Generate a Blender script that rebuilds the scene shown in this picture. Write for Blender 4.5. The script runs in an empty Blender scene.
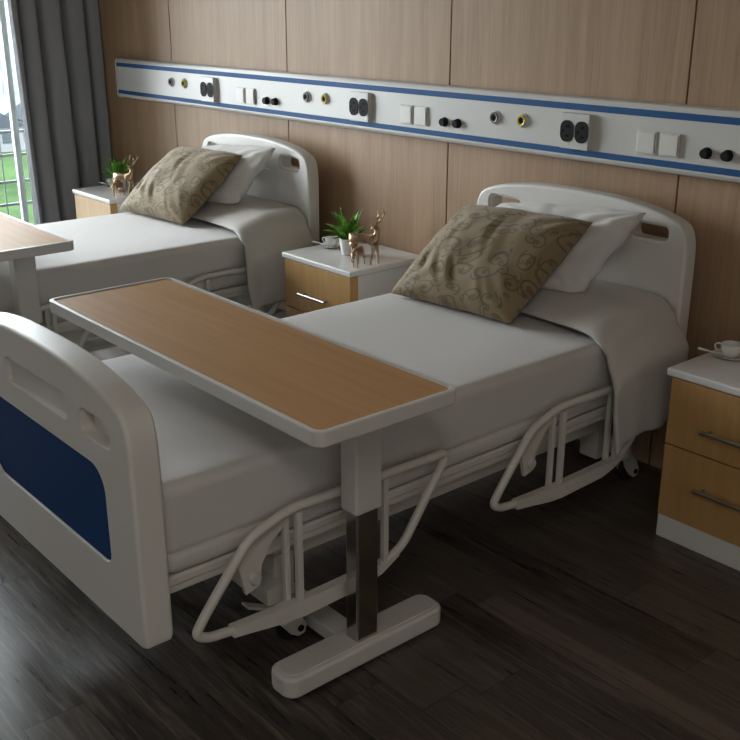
import bpy, bmesh, math, random
from mathutils import Vector, Matrix, noise
from math import sin, cos, pi, radians
random.seed(7)
scene = bpy.context.scene
COL = scene.collection

# ------------------------------------------------------------------ helpers
def new_bm(): return bmesh.new()

def join_bm(dst, src):
    me = bpy.data.meshes.new('tmp'); src.to_mesh(me); src.free()
    dst.from_mesh(me); bpy.data.meshes.remove(me)

def box(bm, x0, y0, z0, x1, y1, z1, r=0.0, seg=2):
    b = bmesh.new(); bmesh.ops.create_cube(b, size=1)
    for v in b.verts:
        v.co = Vector((x0 if v.co.x < 0 else x1, y0 if v.co.y < 0 else y1, z0 if v.co.z < 0 else z1))
    if r > 0:
        bmesh.ops.bevel(b, geom=b.edges[:], offset=r, segments=seg, profile=.5, affect='EDGES')
    join_bm(bm, b); return bm

def catmull(pts, n=6, closed=False):
    P = [Vector(p) for p in pts]; out = []
    m = len(P)
    rng = range(m if closed else m - 1)
    for i in rng:
        if closed: a, b, c, d = P[(i-1) % m], P[i], P[(i+1) % m], P[(i+2) % m]
        else: a, b, c, d = P[max(i-1, 0)], P[i], P[i+1], P[min(i+2, m-1)]
        for k in range(n):
            t = k / n
            out.append(.5*((2*b) + (c-a)*t + (2*a-5*b+4*c-d)*t*t + (3*b-a-3*c+d)*t**3))
    if not closed: out.append(P[-1])
    return out

def round_path(pts, r, n=5):
    """polyline with filleted corners"""
    P = [Vector(p) for p in pts]; out = [P[0]]
    for i in range(1, len(P)-1):
        a, b, c = P[i-1], P[i], P[i+1]
        rr = min(r, (a-b).length*.45, (c-b).length*.45)
        s = b + (a-b).normalized()*rr; e = b + (c-b).normalized()*rr
        for k in range(n+1):
            t = k/n; out.append((1-t)**2*s + 2*t*(1-t)*b + t*t*e)
    out.append(P[-1]); return out

def tube(bm, pts, rad, seg=12, cap=True, sx=1.0, up=None):
    """swept tube; rad number or list; sx flattens the section sideways"""
    P = [Vector(p) for p in pts]; n = len(P)
    R = rad if isinstance(rad, (list, tuple)) else [rad]*n
    rings = []; prev = None
    for i in range(n):
        t = (P[min(i+1, n-1)] - P[max(i-1, 0)]).normalized()
        if prev is None:
            u = Vector(up) if up else (Vector((0, 0, 1)) if abs(t.z) < .9 else Vector((1, 0, 0)))
        else: u = prev
        u = (u - t*u.dot(t)).normalized(); prev = u
        w = t.cross(u)
        rings.append([bm.verts.new(P[i] + (u*cos(2*pi*k/seg) + w*sin(2*pi*k/seg)*sx)*R[i]) for k in range(seg)])
    for i in range(n-1):
        for k in range(seg):
            bm.faces.new((rings[i][k], rings[i][(k+1) % seg], rings[i+1][(k+1) % seg], rings[i+1][k]))
    if cap:
        bm.faces.new(rings[0][::-1]); bm.faces.new(rings[-1])
    return bm

def lathe(bm, prof, cx=0, cy=0, seg=24, M=None):
    rings = []
    for r, z in prof:
        if r < 1e-5:
            rings.append([bm.verts.new((cx, cy, z))])
        else:
            rings.append([bm.verts.new((cx + r*cos(2*pi*k/seg), cy + r*sin(2*pi*k/seg), z)) for k in range(seg)])
    for a, b in zip(rings, rings[1:]):
        for k in range(seg):
            k2 = (k+1) % seg
            if len(a) == 1 and len(b) == 1: continue
            if len(a) == 1: bm.faces.new((a[0], b[k], b[k2]))
            elif len(b) == 1: bm.faces.new((a[k], b[0], a[k2]))
            else: bm.faces.new((a[k], b[k], b[k2], a[k2]))
    if M is not None:
        for rg in rings:
            for v in rg: v.co = M @ v.co
    return bm

def prism(bm, outline, axis, a, b):
    """outline = 2D points; axis 'y' -> (x,z) swept y from a to b; 'x' -> (y,z); 'z' -> (x,y)"""
    def mk(p, t):
        if axis == 'y': return (p[0], t, p[1])
        if axis == 'x': return (t, p[0], p[1])
        return (p[0], p[1], t)
    A = [bm.verts.new(mk(p, a)) for p in outline]; B = [bm.verts.new(mk(p, b)) for p in outline]
    n = len(A)
    bm.faces.new(A); bm.faces.new(B[::-1])
    for i in range(n):
        bm.faces.new((A[i], B[i], B[(i+1) % n], A[(i+1) % n]))
    return bm

def rrect(x0, z0, x1, z1, r, n=6):
    """rounded rectangle outline; r number or 4 radii (bl, br, tr, tl)"""
    if not isinstance(r, (tuple, list)): r = (r,)*4
    out = []
    for (cx, cz, a0, rr) in ((x0, z0, 180, r[0]), (x1, z0, 270, r[1]), (x1, z1, 0, r[2]), (x0, z1, 90, r[3])):
        px = cx + rr if cx == x0 else cx - rr
        pz = cz + rr if cz == z0 else cz - rr
        for k in range(n+1):
            a = radians(a0 + 90*k/n)
            out.append((px + rr*cos(a), pz + rr*sin(a)))
    return out

def finish(name, bm, mat, parent=None, smooth=40, off=None, fix=True):
    """link bm as one mesh object; geometry is given in world coordinates and moved to its root's frame"""
    if fix:
        bmesh.ops.recalc_face_normals(bm, faces=bm.faces[:])
    if parent is not None:
        rt = parent
        while rt.parent: rt = rt.parent
        o0 = Vector(rt.get('_o', (0, 0, 0)))
        bmesh.ops.translate(bm, verts=bm.verts[:], vec=-o0)
    me = bpy.data.meshes.new(name); bm.to_mesh(me); bm.free()
    o = bpy.data.objects.new(name, me); COL.objects.link(o)
    if parent is not None: o.parent = parent
    for m in (mat if isinstance(mat, (list, tuple)) else [mat]): me.materials.append(m)
    if smooth:
        me.polygons.foreach_set('use_smooth', [True]*len(me.polygons))
        try: me.set_sharp_from_angle(angle=radians(smooth))
        except Exception: pass
    return o

def thing(name, label, cat, loc, group=None):
    o = bpy.data.objects.new(name, None); COL.objects.link(o)
    o.location = loc; o['_o'] = list(loc); o['label'] = label; o['category'] = cat
    o.empty_display_size = .1
    if group: o['group'] = group
    return o

def tag(o, label, cat, group=None, kind=None):
    o['label'] = label; o['category'] = cat
    if group: o['group'] = group
    if kind: o['kind'] = kind
    return o

def struct(name, bm, mat, smooth=0, parent=None):
    o = finish(name, bm, mat, parent, smooth)
    if parent is None: o['kind'] = 'structure'
    return o

def apply_mods(o):
    dg = bpy.context.evaluated_depsgraph_get(); dg.update()
    me = bpy.data.meshes.new_from_object(o.evaluated_get(dg))
    old = o.data; o.modifiers.clear(); o.data = me
    if old.users == 0: bpy.data.meshes.remove(old)

def cut(o, cutters, bevel=.0):
    """boolean-cut world-space bmesh cutters out of o (built at its root frame), then discard the cutters"""
    rt = o
    while rt.parent: rt = rt.parent
    o0 = Vector(rt.get('_o', (0, 0, 0)))
    for b in cutters:
        bmesh.ops.recalc_face_normals(b, faces=b.faces[:])
        bmesh.ops.translate(b, verts=b.verts[:], vec=-o0)
        me = bpy.data.meshes.new('c'); b.to_mesh(me); b.free()
        c = bpy.data.objects.new('c', me); COL.objects.link(c)
        c.matrix_world = o.matrix_world.copy()
        bpy.context.view_layer.update(); c.matrix_world = o.matrix_world.copy()
        m = o.modifiers.new('b', 'BOOLEAN'); m.operation = 'DIFFERENCE'; m.solver = 'EXACT'; m.object = c
        bpy.context.view_layer.update()
        apply_mods(o)
        bpy.data.objects.remove(c); bpy.data.meshes.remove(me)
    if bevel:
        m = o.modifiers.new('v', 'BEVEL'); m.width = bevel; m.segments = 2; m.limit_method = 'ANGLE'; m.angle_limit = radians(50)
        apply_mods(o)
    o.data.polygons.foreach_set('use_smooth', [True]*len(o.data.polygons))
    o.data.set_sharp_from_angle(angle=radians(35))

def bevel_obj(o, w, seg=3, ang=50):
    m = o.modifiers.new('v', 'BEVEL'); m.width = w; m.segments = seg; m.limit_method = 'ANGLE'; m.angle_limit = radians(ang)
    bpy.context.view_layer.update(); apply_mods(o)
    o.data.polygons.foreach_set('use_smooth', [True]*len(o.data.polygons))
    o.data.set_sharp_from_angle(angle=radians(35))

def copy_tree(o, parent=None):
    c = o.copy(); COL.objects.link(c)
    if parent is not None: c.parent = parent
    for ch in list(o.children): copy_tree(ch, c)
    return c

# ------------------------------------------------------------------ materials
def srgb(*c):
    return tuple(((x/255)/12.92 if x/255 <= .04045 else ((x/255+.055)/1.055)**2.4) for x in c) + (1,)

def mat(name, col, rough=.5, metal=0, **kw):
    m = bpy.data.materials.new(name); m.use_nodes = True
    b = m.node_tree.nodes['Principled BSDF']
    b.inputs['Base Color'].default_value = col
    b.inputs['Roughness'].default_value = rough; b.inputs['Metallic'].default_value = metal
    for k, v in kw.items(): b.inputs[k].default_value = v
    return m

class NT:
    def __init__(s, m): s.m = m; s.t = m.node_tree; s.b = s.t.nodes['Principled BSDF']
    def n(s, typ, **kw):
        nd = s.t.nodes.new(typ)
        for k, v in kw.items():
            if k in nd.inputs.keys() and not hasattr(nd, k): nd.inputs[k].default_value = v
            else:
                try: setattr(nd, k, v)
                except Exception: nd.inputs[k].default_value = v
        return nd
    def l(s, a, b): s.t.links.new(a, b)
    def math(s, op, a, b=None, c=None):
        nd = s.t.nodes.new('ShaderNodeMath'); nd.operation = op
        for i, v in enumerate((a, b, c)):
            if v is None: continue
            if hasattr(v, 'links'): s.l(v, nd.inputs[i])
            else: nd.inputs[i].default_value = v
        return nd.outputs[0]
    def mix(s, f, a, b, blend='MIX'):
        nd = s.t.nodes.new('ShaderNodeMix'); nd.data_type = 'RGBA'; nd.blend_type = blend
        for sk, v in ((nd.inputs[0], f), (nd.inputs[6], a), (nd.inputs[7], b)):
            if hasattr(v, 'links'): s.l(v, sk)
            else: sk.default_value = v
        return nd.outputs[2]
    def ramp(s, f, stops):
        nd = s.t.nodes.new('ShaderNodeValToRGB'); s.l(f, nd.inputs[0])
        e = nd.color_ramp.elements
        while len(e) < len(stops): e.new(.5)
        for el, (p, c) in zip(e, stops): el.position = p; el.color = c
        return nd.outputs[0]
    def coords(s, scale=(1, 1, 1), out='Object', loc=(0, 0, 0), rot=(0, 0, 0)):
        tc = s.t.nodes.new('ShaderNodeTexCoord'); mp = s.t.nodes.new('ShaderNodeMapping')
        s.l(tc.outputs[out], mp.inputs[0]); mp.inputs['Scale'].default_value = scale
        mp.inputs['Location'].default_value = loc; mp.inputs['Rotation'].default_value = rot
        return mp.outputs[0]
    def noise(s, vec, scale=5, detail=3, rough=.5, dist=0):
        nd = s.t.nodes.new('ShaderNodeTexNoise'); s.l(vec, nd.inputs['Vector'])
        nd.inputs['Scale'].default_value = scale; nd.inputs['Detail'].default_value = detail
        nd.inputs['Roughness'].default_value = rough; nd.inputs['Distortion'].default_value = dist
        return nd.outputs['Fac']
    def bump(s, h, strength=.2, dist=.01):
        nd = s.t.nodes.new('ShaderNodeBump'); s.l(h, nd.inputs['Height'])
        nd.inputs['Strength'].default_value = strength; nd.inputs['Distance'].default_value = dist
        s.l(nd.outputs[0], s.b.inputs['Normal'])
    def color(s, c): s.l(c, s.b.inputs['Base Color'])

def wood(name, c1, c2, axis, rough=.4, fine=60, stretch=.05, spec=.5, bump=.02):
    m = mat(name, c1, rough); t = NT(m)
    sc = [1, 1, 1]; sc['xyz'.index(axis)] = stretch
    v = t.coords(tuple(sc))
    a = t.noise(v, fine, 4, .6, .3); b = t.noise(v, fine*.12, 3, .5, 1.2)
    f = t.math('ADD', t.math('MULTIPLY', a, .55), t.math('MULTIPLY', b, .45))
    t.color(t.ramp(f, [(.36, c1), (.64, c2)]))
    t.b.inputs['Specular IOR Level'].default_value = spec
    if bump: t.bump(a, bump, .002)
    return m

WALLWOOD = wood('wall_wood', srgb(150, 121, 94), srgb(171, 142, 114), 'z', .5, 90, .04, .3)
SEAM = mat('seam_dark', srgb(38, 28, 22), .8)
TABLEWOOD = wood('table_wood', srgb(172, 128, 82), srgb(186, 142, 94), 'x', .55, 40, .05, .2)
CABWOOD = wood('cabinet_wood', srgb(178, 138, 86), srgb(194, 154, 102), 'z', .4, 50, .06)
WHITE = mat('white_plastic', srgb(214, 211, 206), .38)
WHITE2 = mat('white_plastic_smooth', srgb(203, 201, 197), .34)
FRAMEPAINT = mat('frame_paint', srgb(206, 203, 196), .35)
GREYPAINT = mat('grey_paint', srgb(196, 194, 188), .4)
BLUE = mat('blue_plastic', srgb(14, 60, 112), .6, **{'Specular IOR Level': .12})
STRIPE = mat('blue_stripe', srgb(36, 84, 134), .6, **{'Specular IOR Level': .2})
DARK = mat('dark_plastic', srgb(38, 39, 40), .6, **{'Specular IOR Level': .08})
BLACK = mat('black', srgb(8, 8, 8), .6, **{'Specular IOR Level': .05})
PORTG = mat('port_grey', srgb(128, 130, 132), .5)
YELLOW = mat('yellow_ring', srgb(206, 188, 66), .4)
RUBBER = mat('rubber', srgb(28, 28, 28), .6)
CHROME = mat('chrome', srgb(190, 188, 184), .16, 1)
STEEL = mat('brushed_steel', srgb(175, 172, 168), .3, 1)
LAMIN = mat('cabinet_white', srgb(216, 214, 210), .3)
TOPW = mat('cabinet_top', srgb(222, 220, 217), .18)
GOLD = mat('antique_gold', srgb(176, 150, 124), .3, 1)
CERAM = mat('ceramic', srgb(228, 227, 224), .15)
SOIL = mat('soil', srgb(48, 36, 26), .9)
LEAF = mat('leaf', srgb(70, 140, 40), .4)
t = NT(LEAF); t.color(t.ramp(t.noise(t.coords(), 30, 2), [(.35, srgb(58, 122, 30)), (.65, srgb(138, 196, 78))]))
t.b.inputs['Specular IOR Level'].default_value = .4

def cloth(name, col, scale=900, wr=.15):
    m = mat(name, col, .85); t = NT(m); v = t.coords()
    w = t.noise(v, scale, 1); lo = t.noise(v, 14, 3)
    t.bump(t.math('ADD', t.math('MULTIPLY', w, .12), lo), wr, .01)
    t.b.inputs['Sheen Weight'].default_value = .15
    return m
SHEET = cloth('sheet_cotton', srgb(203, 200, 197), wr=.12)
DUVET = cloth('duvet_cotton', srgb(196, 192, 186), wr=.22)
PILLOW = cloth('pillow_cotton', srgb(208, 205, 201), wr=.25)

# damask cushion
DAMASK = mat('damask', srgb(120, 104, 74), .8); t = NT(DAMASK); v = t.coords(out='UV')
wob = t.n('ShaderNodeTexNoise', Scale=2.2, Detail=1.0); t.l(v, wob.inputs['Vector'])
vm = t.n('ShaderNodeVectorMath', operation='MULTIPLY_ADD'); t.l(wob.outputs['Color'], vm.inputs[0]); vm.inputs[1].default_value = (.26, .26, 0); t.l(v, vm.inputs[2])
mask = None
for scl, turns, lw, ro in ((5.6, 2.6, .11, .10), (8.6, 2.2, .11, .09)):
    vs_ = t.n('ShaderNodeVectorMath', operation='SCALE'); t.l(vm.outputs[0], vs_.inputs[0]); vs_.inputs['Scale'].default_value = scl
    vo = t.n('ShaderNodeTexVoronoi', feature='F1', voronoi_dimensions='2D'); t.l(vs_.outputs[0], vo.inputs['Vector']); vo.inputs['Scale'].default_value = 1; vo.inputs['Randomness'].default_value = .75
    df = t.n('ShaderNodeVectorMath', operation='SUBTRACT'); t.l(vs_.outputs[0], df.inputs[0]); t.l(vo.outputs['Position'], df.inputs[1])
    sp_ = t.n('ShaderNodeSeparateXYZ'); t.l(df.outputs[0], sp_.inputs[0])
    th = t.math('ARCTAN2', sp_.outputs[1], sp_.outputs[0]); d_ = vo.outputs['Distance']
    rc_ = t.n('ShaderNodeSeparateColor'); t.l(vo.outputs['Color'], rc_.inputs[0])
    sgn = t.math('SUBTRACT', t.math('MULTIPLY', t.math('GREATER_THAN', rc_.outputs[1], .5), 2), 1)
    sp1 = t.math('FRACT', t.math('ADD', t.math('ADD', t.math('MULTIPLY', t.math('MULTIPLY', th, sgn), 1/(2*pi)), t.math('MULTIPLY', d_, turns)), rc_.outputs[0]))
    ln_ = t.math('MULTIPLY', t.math('LESS_THAN', t.math('ABSOLUTE', t.math('SUBTRACT', sp1, .5)), lw), t.math('LESS_THAN', d_, .50))
    pr2 = t.math('ADD', ro, t.math('MULTIPLY', t.math('COSINE', t.math('MULTIPLY', th, 5)), ro*.45))
    ros = t.math('LESS_THAN', d_, pr2)
    mk = t.math('MAXIMUM', ln_, ros)
    mask = mk if mask is None else t.math('MAXIMUM', mask, t.math('MULTIPLY', mk, t.math('GREATER_THAN', rc_.outputs[2], .45)))
mask = t.math('MULTIPLY', mask, .60)
weave = t.noise(v, 260, 2)
base = t.mix(weave, srgb(126, 108, 79), srgb(146, 127, 96))
t.color(t.mix(mask, base, srgb(70, 58, 38)))
t.b.inputs['Sheen Weight'].default_value = .2
t.bump(t.math('ADD', weave, t.math('MULTIPLY', mask, -.6)), .25, .003)

# curtain cloth
CURT = mat('curtain_cloth', srgb(74, 76, 80), .85); t = NT(CURT)
v = t.coords((400, 400, 400)); w = t.noise(v, 1, 2)
t.color(t.mix(w, srgb(108, 110, 114), srgb(178, 179, 183))); t.bump(w, .3, .002)
tl_ = t.n('ShaderNodeBsdfTranslucent'); tl_.inputs[0].default_value = srgb(150, 150, 152)
ms_ = t.n('ShaderNodeMixShader'); ms_.inputs[0].default_value = .16
t.l(t.b.outputs[0], ms_.inputs[1]); t.l(tl_.outputs[0], ms_.inputs[2])
t.l(ms_.outputs[0], [n for n in t.t.nodes if n.type == 'OUTPUT_MATERIAL'][0].inputs[0])

# floor planks running along x
FLOOR = mat('floor_planks', srgb(50, 44, 40), .34); t = NT(FLOOR)
sep = t.n('ShaderNodeSeparateXYZ'); tc = t.n('ShaderNodeTexCoord'); t.l(tc.outputs['Object'], sep.inputs[0])
yy = t.math('DIVIDE', t.math('ADD', sep.outputs[1], 2.165 + 15*.15), .15)
row = t.math('FLOOR', yy)
wn = t.n('ShaderNodeTexWhiteNoise', noise_dimensions='1D'); t.l(row, wn.inputs['W'])
xx = t.math('ADD', t.math('DIVIDE', sep.outputs[0], 1.25), t.math('MULTIPLY', wn.outputs['Value'], 7.3))
colx = t.math('FLOOR', xx)
comb = t.n('ShaderNodeCombineXYZ'); t.l(row, comb.inputs[0]); t.l(colx, comb.inputs[1])
w2 = t.n('ShaderNodeTexWhiteNoise', noise_dimensions='3D'); t.l(comb.outputs[0], w2.inputs['Vector'])
rnd = w2.outputs['Value']
comb2 = t.n('ShaderNodeCombineXYZ'); t.l(t.math('MULTIPLY', sep.outputs[0], .9), comb2.inputs[0])
t.l(t.math('MULTIPLY', sep.outputs[1], 14), comb2.inputs[1]); t.l(t.math('MULTIPLY', rnd, 40), comb2.inputs[2])
gr = t.noise(comb2.outputs[0], 3.2, 5, .62, 1.0)
fgr = t.noise(comb2.outputs[0], 14, 3, .6, .2)
gm = t.math('ADD', t.math('MULTIPLY', gr, .7), t.math('MULTIPLY', fgr, .3))
c = t.ramp(gm, [(.34, srgb(34, 30, 28)), (.5, srgb(60, 52, 47)), (.66, srgb(102, 92, 84))])
c = t.mix(t.math('MULTIPLY', t.math('POWER', rnd, 1.6), .6), c, srgb(104, 94, 86))
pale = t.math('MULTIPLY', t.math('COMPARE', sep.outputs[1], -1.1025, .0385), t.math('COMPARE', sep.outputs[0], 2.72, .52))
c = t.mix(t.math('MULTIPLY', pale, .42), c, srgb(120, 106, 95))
fy = t.math('FRACT', yy); fx = t.math('FRACT', xx)
ey = t.math('MINIMUM', fy, t.math('SUBTRACT', 1, fy)); ex = t.math('MULTIPLY', t.math('MINIMUM', fx, t.math('SUBTRACT', 1, fx)), 8)
edge = t.math('MINIMUM', ey, ex)
gap = t.ramp(edge, [(.004, (1, 1, 1, 1)), (.014, (0, 0, 0, 1))])
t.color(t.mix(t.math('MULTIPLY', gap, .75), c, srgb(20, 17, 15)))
t.l(t.math('ADD', t.math('MULTIPLY', gm, .32), .15), t.b.inputs['Roughness'])
t.bump(t.math('SUBTRACT', gm, t.math('MULTIPLY', gap, .3)), .15, .0015)

CEILM = mat('ceiling_paint', srgb(205, 202, 198), .8)
WALLP = mat('wall_paint', srgb(228, 224, 220), .8)
WINF = mat('window_frame_paint', srgb(220, 228, 224), .35)
RAILM = mat('balcony_rail_paint', srgb(34, 40, 42), .5)
BALC = mat('balcony_floor', srgb(160, 162, 160), .8)

# ------------------------------------------------------------------ room
XL, XR, YF, ZC = -2.28, 5.2, -4.6, 2.75
bm = new_bm(); box(bm, XL-.25, YF-.2, -.1, XR+.2, .2, 0); struct('floor', bm, FLOOR)
bm = new_bm(); box(bm, XL-.25, YF-.2, ZC, XR+.2, .2, ZC+.1); struct('ceiling', bm, CEILM)
# wood panel wall with the beds
seams = [-2.36, -1.281, -.204, .891, 1.970, 3.05, 4.13, 5.21]
wb = finish('wall_back', box(new_bm(), XL-.2, .012, 0, XR+.2, .16, ZC), SEAM, None, 0)
wb['kind'] = 'structure'
for a, b in zip(seams, seams[1:]):
    a2 = max(a+.003, XL)
    p = finish('wall_panel', box(new_bm(), a2, 0, 0, min(b-.003, XR), .014, ZC, .0012, 1), WALLWOOD, wb, 0)
bm = new_bm(); box(bm, XR, YF-.2, 0, XR+.12, 0, ZC); struct('wall_right', bm, WALLP)
bm = new_bm(); box(bm, XL-.2, YF-.12, 0, XR, YF, ZC); struct('wall_front', bm, WALLP)
# window wall: pier by the bed wall, head, pier at the other end
WY0, WY1, WZ1 = -2.75, -.14, 2.6
bm = new_bm()
box(bm, XL-.2, WY1, 0, XL, .012, ZC); box(bm, XL-.2, YF, 0, XL, WY0, ZC)
box(bm, XL-.2, WY0, WZ1, XL, WY1, ZC)
struct('wall_left', bm, WALLP)
bm = new_bm(); xw = XL-.08
box(bm, xw-.03, WY0, 0, xw+.03, WY1, .05, .004); box(bm, xw-.03, WY0, WZ1-.05, xw+.03, WY1, WZ1, .004)
for y in (WY0+.02, -1.62, -.50, WY1-.02):
    box(bm, xw-.022, y-.017, .05, xw+.022, y+.017, WZ1-.05, .004)
win = struct('window_1', bm, WINF)
GL = bpy.data.materials.new('window_glass'); GL.use_nodes = True
nt = GL.node_tree; nt.nodes.clear()
o_ = nt.nodes.new('ShaderNodeOutputMaterial'); mx = nt.nodes.new('ShaderNodeMixShader')
tr = nt.nodes.new('ShaderNodeBsdfTransparent'); gl = nt.nodes.new('ShaderNodeBsdfGlossy'); gl.inputs['Roughness'].default_value = .02
tr.inputs[0].default_value = (.95, .98, .97, 1)
fr = nt.nodes.new('ShaderNodeFresnel'); fr.inputs[0].default_value = 1.4
nt.links.new(fr.outputs[0], mx.inputs[0]); nt.links.new(tr.outputs[0], mx.inputs[1]); nt.links.new(gl.outputs[0], mx.inputs[2]); nt.links.new(mx.outputs[0], o_.inputs[0])
ys = [WY0+.02, -1.62, -.50, WY1-.02]
for a, b in zip(ys, ys[1:]):
    finish('window_pane', box(new_bm(), xw-.004, a+.0225, .05, xw+.004, b-.0225, WZ1-.05), GL, win, 0)

# ------------------------------------------------------------------ outside
bm = new_bm(); box(bm, XL-1.0, -4.6, -.2, XL-.25, 1.2, -.02); struct('balcony_slab', bm, BALC)['kind'] = 'structure'
rb = thing('balcony_railing', 'dark metal grid railing seen through the window beside the curtain', 'railing', (-2.85, -1.5, -.02))
bm = new_bm()
for z in (.785, .635, .46, .31, .15, .02):
    r = .016 if z > .8 else .009
    box(bm, -2.85-r, -4.4, z-r, -2.85+r, 1.1, z+r, .002, 1)
finish('rail_bar', bm, RAILM, rb)
bm = new_bm()
y = -4.38
while y < 1.1:
    box(bm, -2.855, y-.0035, 0-.02, -2.845, y+.0035, .78); y += .088
finish('baluster', bm, RAILM, rb); rb.children[-1]['kind'] = 'stuff'

LAWN = mat('lawn_grass', srgb(80, 150, 60), .9); t = NT(LAWN)
lv = t.coords((1, 1, 1)); f = t.noise(lv, .12, 4, .6); f2 = t.noise(lv, 1.2, 3)
t.color(t.ramp(t.math('ADD', t.math('MULTIPLY', f, .7), t.math('MULTIPLY', f2, .3)), [(.38, srgb(32, 46, 28)), (.62, srgb(50, 66, 42))]))
bm = new_bm(); box(bm, -96, -40, -12.4, -3.6, 70, -12); struct('ground', bm, LAWN)
PAVE = mat('pale_paving', srgb(96, 104, 102), .9)
bm = new_bm(); box(bm, -400, -160, -12.4, -96, 260, -12); struct('ground_paving', bm, PAVE)
HOUSE = mat('house_wall', srgb(84, 86, 88), .8); ROOF = mat('house_roof', srgb(44, 48, 52), .8)
HWIN = mat('house_window', srgb(40, 46, 50), .2)
labels = ['low grey gabled house beyond the lawn, seen left of the window mullion',
          'low grey gabled house beyond the lawn, seen right of the window mullion',
          'low grey gabled house beyond the lawn, hidden mostly by the curtain edge']
for i, (hx, hy, hw) in enumerate(((-99, 33.5, 6.5), (-101, 42.2, 6.0))):
    h = thing('house', labels[i], 'house', (hx, hy, -12))
    finish('house_wall', box(new_bm(), hx-4, hy-hw/2, -12, hx+4, hy+hw/2, -9.6), HOUSE, h, 0)
    bm = new_bm(); prism(bm, [(hy-hw/2-.3, -9.65), (hy+hw/2+.3, -9.65), (hy, -7.6)], 'x', hx-4.3, hx+4.3); finish('roof', bm, ROOF, h, 0)
    for k in (-1, 1):
        finish('window', box(new_bm(), hx+3.98, hy+k*hw/4-.5, -11.2, hx+4.05, hy+k*hw/4+.5, -10.2), HWIN, h, 0)
APT = mat('apartment_wall', srgb(98, 106, 104), .8); AWIN = mat('apartment_glass', srgb(84, 92, 92), .3)
ap = thing('apartment_building', 'large pale apartment block filling the view far beyond the houses', 'building', (-150, 60, -12))
finish('facade', box(new_bm(), -160, 0, -12, -150, 130, 26), APT, ap, 0)
bm = new_bm()
for k in range(11):
    for j in range(30):
        box(bm, -150, 2+j*4.2, -11+k*3.3, -149.8, 4.4+j*4.2, -9.2+k*3.3)
w_ = finish('window', bm, AWIN, ap, 0); w_['kind'] = 'stuff'

for m_ in (LAWN, PAVE, HOUSE, ROOF, APT): m_.node_tree.nodes['Principled BSDF'].inputs['Specular IOR Level'].default_value = 0
# ------------------------------------------------------------------ curtain
bm = new_bm(); NY, NZ = 200, 26
grid = []
for j in range(NZ+1):
    z = .012 + (2.66)*j/NZ
    rowv = []
    for i in range(NY+1):
        s = i/NY
        spread = .97 + .10*(z/2.7)
        y = -.022 - .512*s*spread
        ph = 2*pi*(4.15*s + .16*sin(6*s) + .05*sin(z*1.3+s*5) + .12)
        amp = .036 + .016*s + .010*sin(9*s+1) + .005*sin(2.2*z + 4*s)
        q_ = sin(ph); x = -2.135 + amp*(1.25*math.copysign(abs(q_)**.8, q_) if q_ > 0 else 1.9*q_) + .010*sin(2*ph+1)
        y += .016*cos(ph)
        rowv.append(bm.verts.new((x, y, z)))
    grid.append(rowv)
for j in range(NZ):
    for i in range(NY):
        bm.faces.new((grid[j][i], grid[j][i+1], grid[j+1][i+1], grid[j+1][i]))
cu = finish('curtain', bm, CURT, None, 180)
m = cu.modifiers.new('s', 'SOLIDIFY'); m.thickness = .004; bpy.context.view_layer.update(); apply_mods(cu)
tag(cu, 'dark grey full-length curtain gathered in folds at the window end by the bed wall', 'curtain')
bm = new_bm(); box(bm, -2.17, -4.1, 2.675, -2.10, -.03, 2.70, .002, 1); struct('trim_1', bm, WINF)

# ------------------------------------------------------------------ bed
CX = 1.655
def board_outline(zb, top, half, n=8):
    prof = [(-half, zb+.02), (-half+.006, zb+.006), (-half+.02, zb)]
    right = [(p[0]*half/.463, p[1]+top) for p in ((.463, -.175), (.4605, -.125), (.452, -.088), (.436, -.062), (.405, -.045), (.345, -.027), (.25, -.012), (.15, -.003), (0, 0))]
    pts = [Vector((CX+half-.02, 0, zb)), Vector((CX+half-.006, 0, zb+.006)), Vector((CX+half, 0, zb+.02))]
    arc = catmull([(CX+x, 0, z) for x, z in right] + [(CX-x, 0, z) for x, z in right[-2::-1]], 4)
    left = [Vector((CX-half, 0, zb+.02)), Vector((CX-half+.006, 0, zb+.006)), Vector((CX-half+.02, 0, zb))]
    return [(p.x, p.z) for p in pts + arc + left]

bed = thing('hospital_bed', 'white adjustable hospital bed in front, its footboard bearing a blue panel', 'bed', (1.64, -1.1, 0), 'hospital beds along the panelled wall')

# footboard
def make_board(name, y0, y1, zb, top, front_sign):
    bm = new_bm(); prism(bm, board_outline(zb, top, .463), 'y', y0, y1)
    o = finish(name, bm, WHITE, bed, 35); bevel_obj(o, .011, 4, 60)
    return o
fb = make_board('footboard', -2.106, -2.033, .240, .852, -1)
cs = []
for dx0, dx1 in ((.24, .375), (-.375, -.24)):
    b = new_bm(); prism(b, rrect(CX+dx0, .695, CX+dx1, .757, (.02, .012, .03, .02) if dx0 > 0 else (.012, .02, .02, .03)), 'y', -2.13, -2.072); cs.append(b)
b = new_bm(); prism(b, rrect(CX-.172, .70, CX+.168, .764, .014), 'y', -2.13, -2.092); cs.append(b)
IN = rrect(CX-.335, .40, CX+.331, .635, (.05, .030, .06, .06), 8)
b = new_bm(); prism(b, IN, 'y', -2.13, -2.097); cs.append(b)
cut(fb, cs, .0035)
def inset(o2, d):
    cx = sum(p[0] for p in o2)/len(o2); cz = sum(p[1] for p in o2)/len(o2)
    return [(cx+(p[0]-cx)*(1-d/.33), cz+(p[1]-cz)*(1-d/.118)) for p in o2]
bm = new_bm(); prism(bm, inset(IN, .002), 'y', -2.101, -2.0955)
ip = finish('inlay_panel', bm, BLUE, fb, 35); bevel_obj(ip, .0015, 2); ip['label'] = 'dark blue inlay panel'
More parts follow.
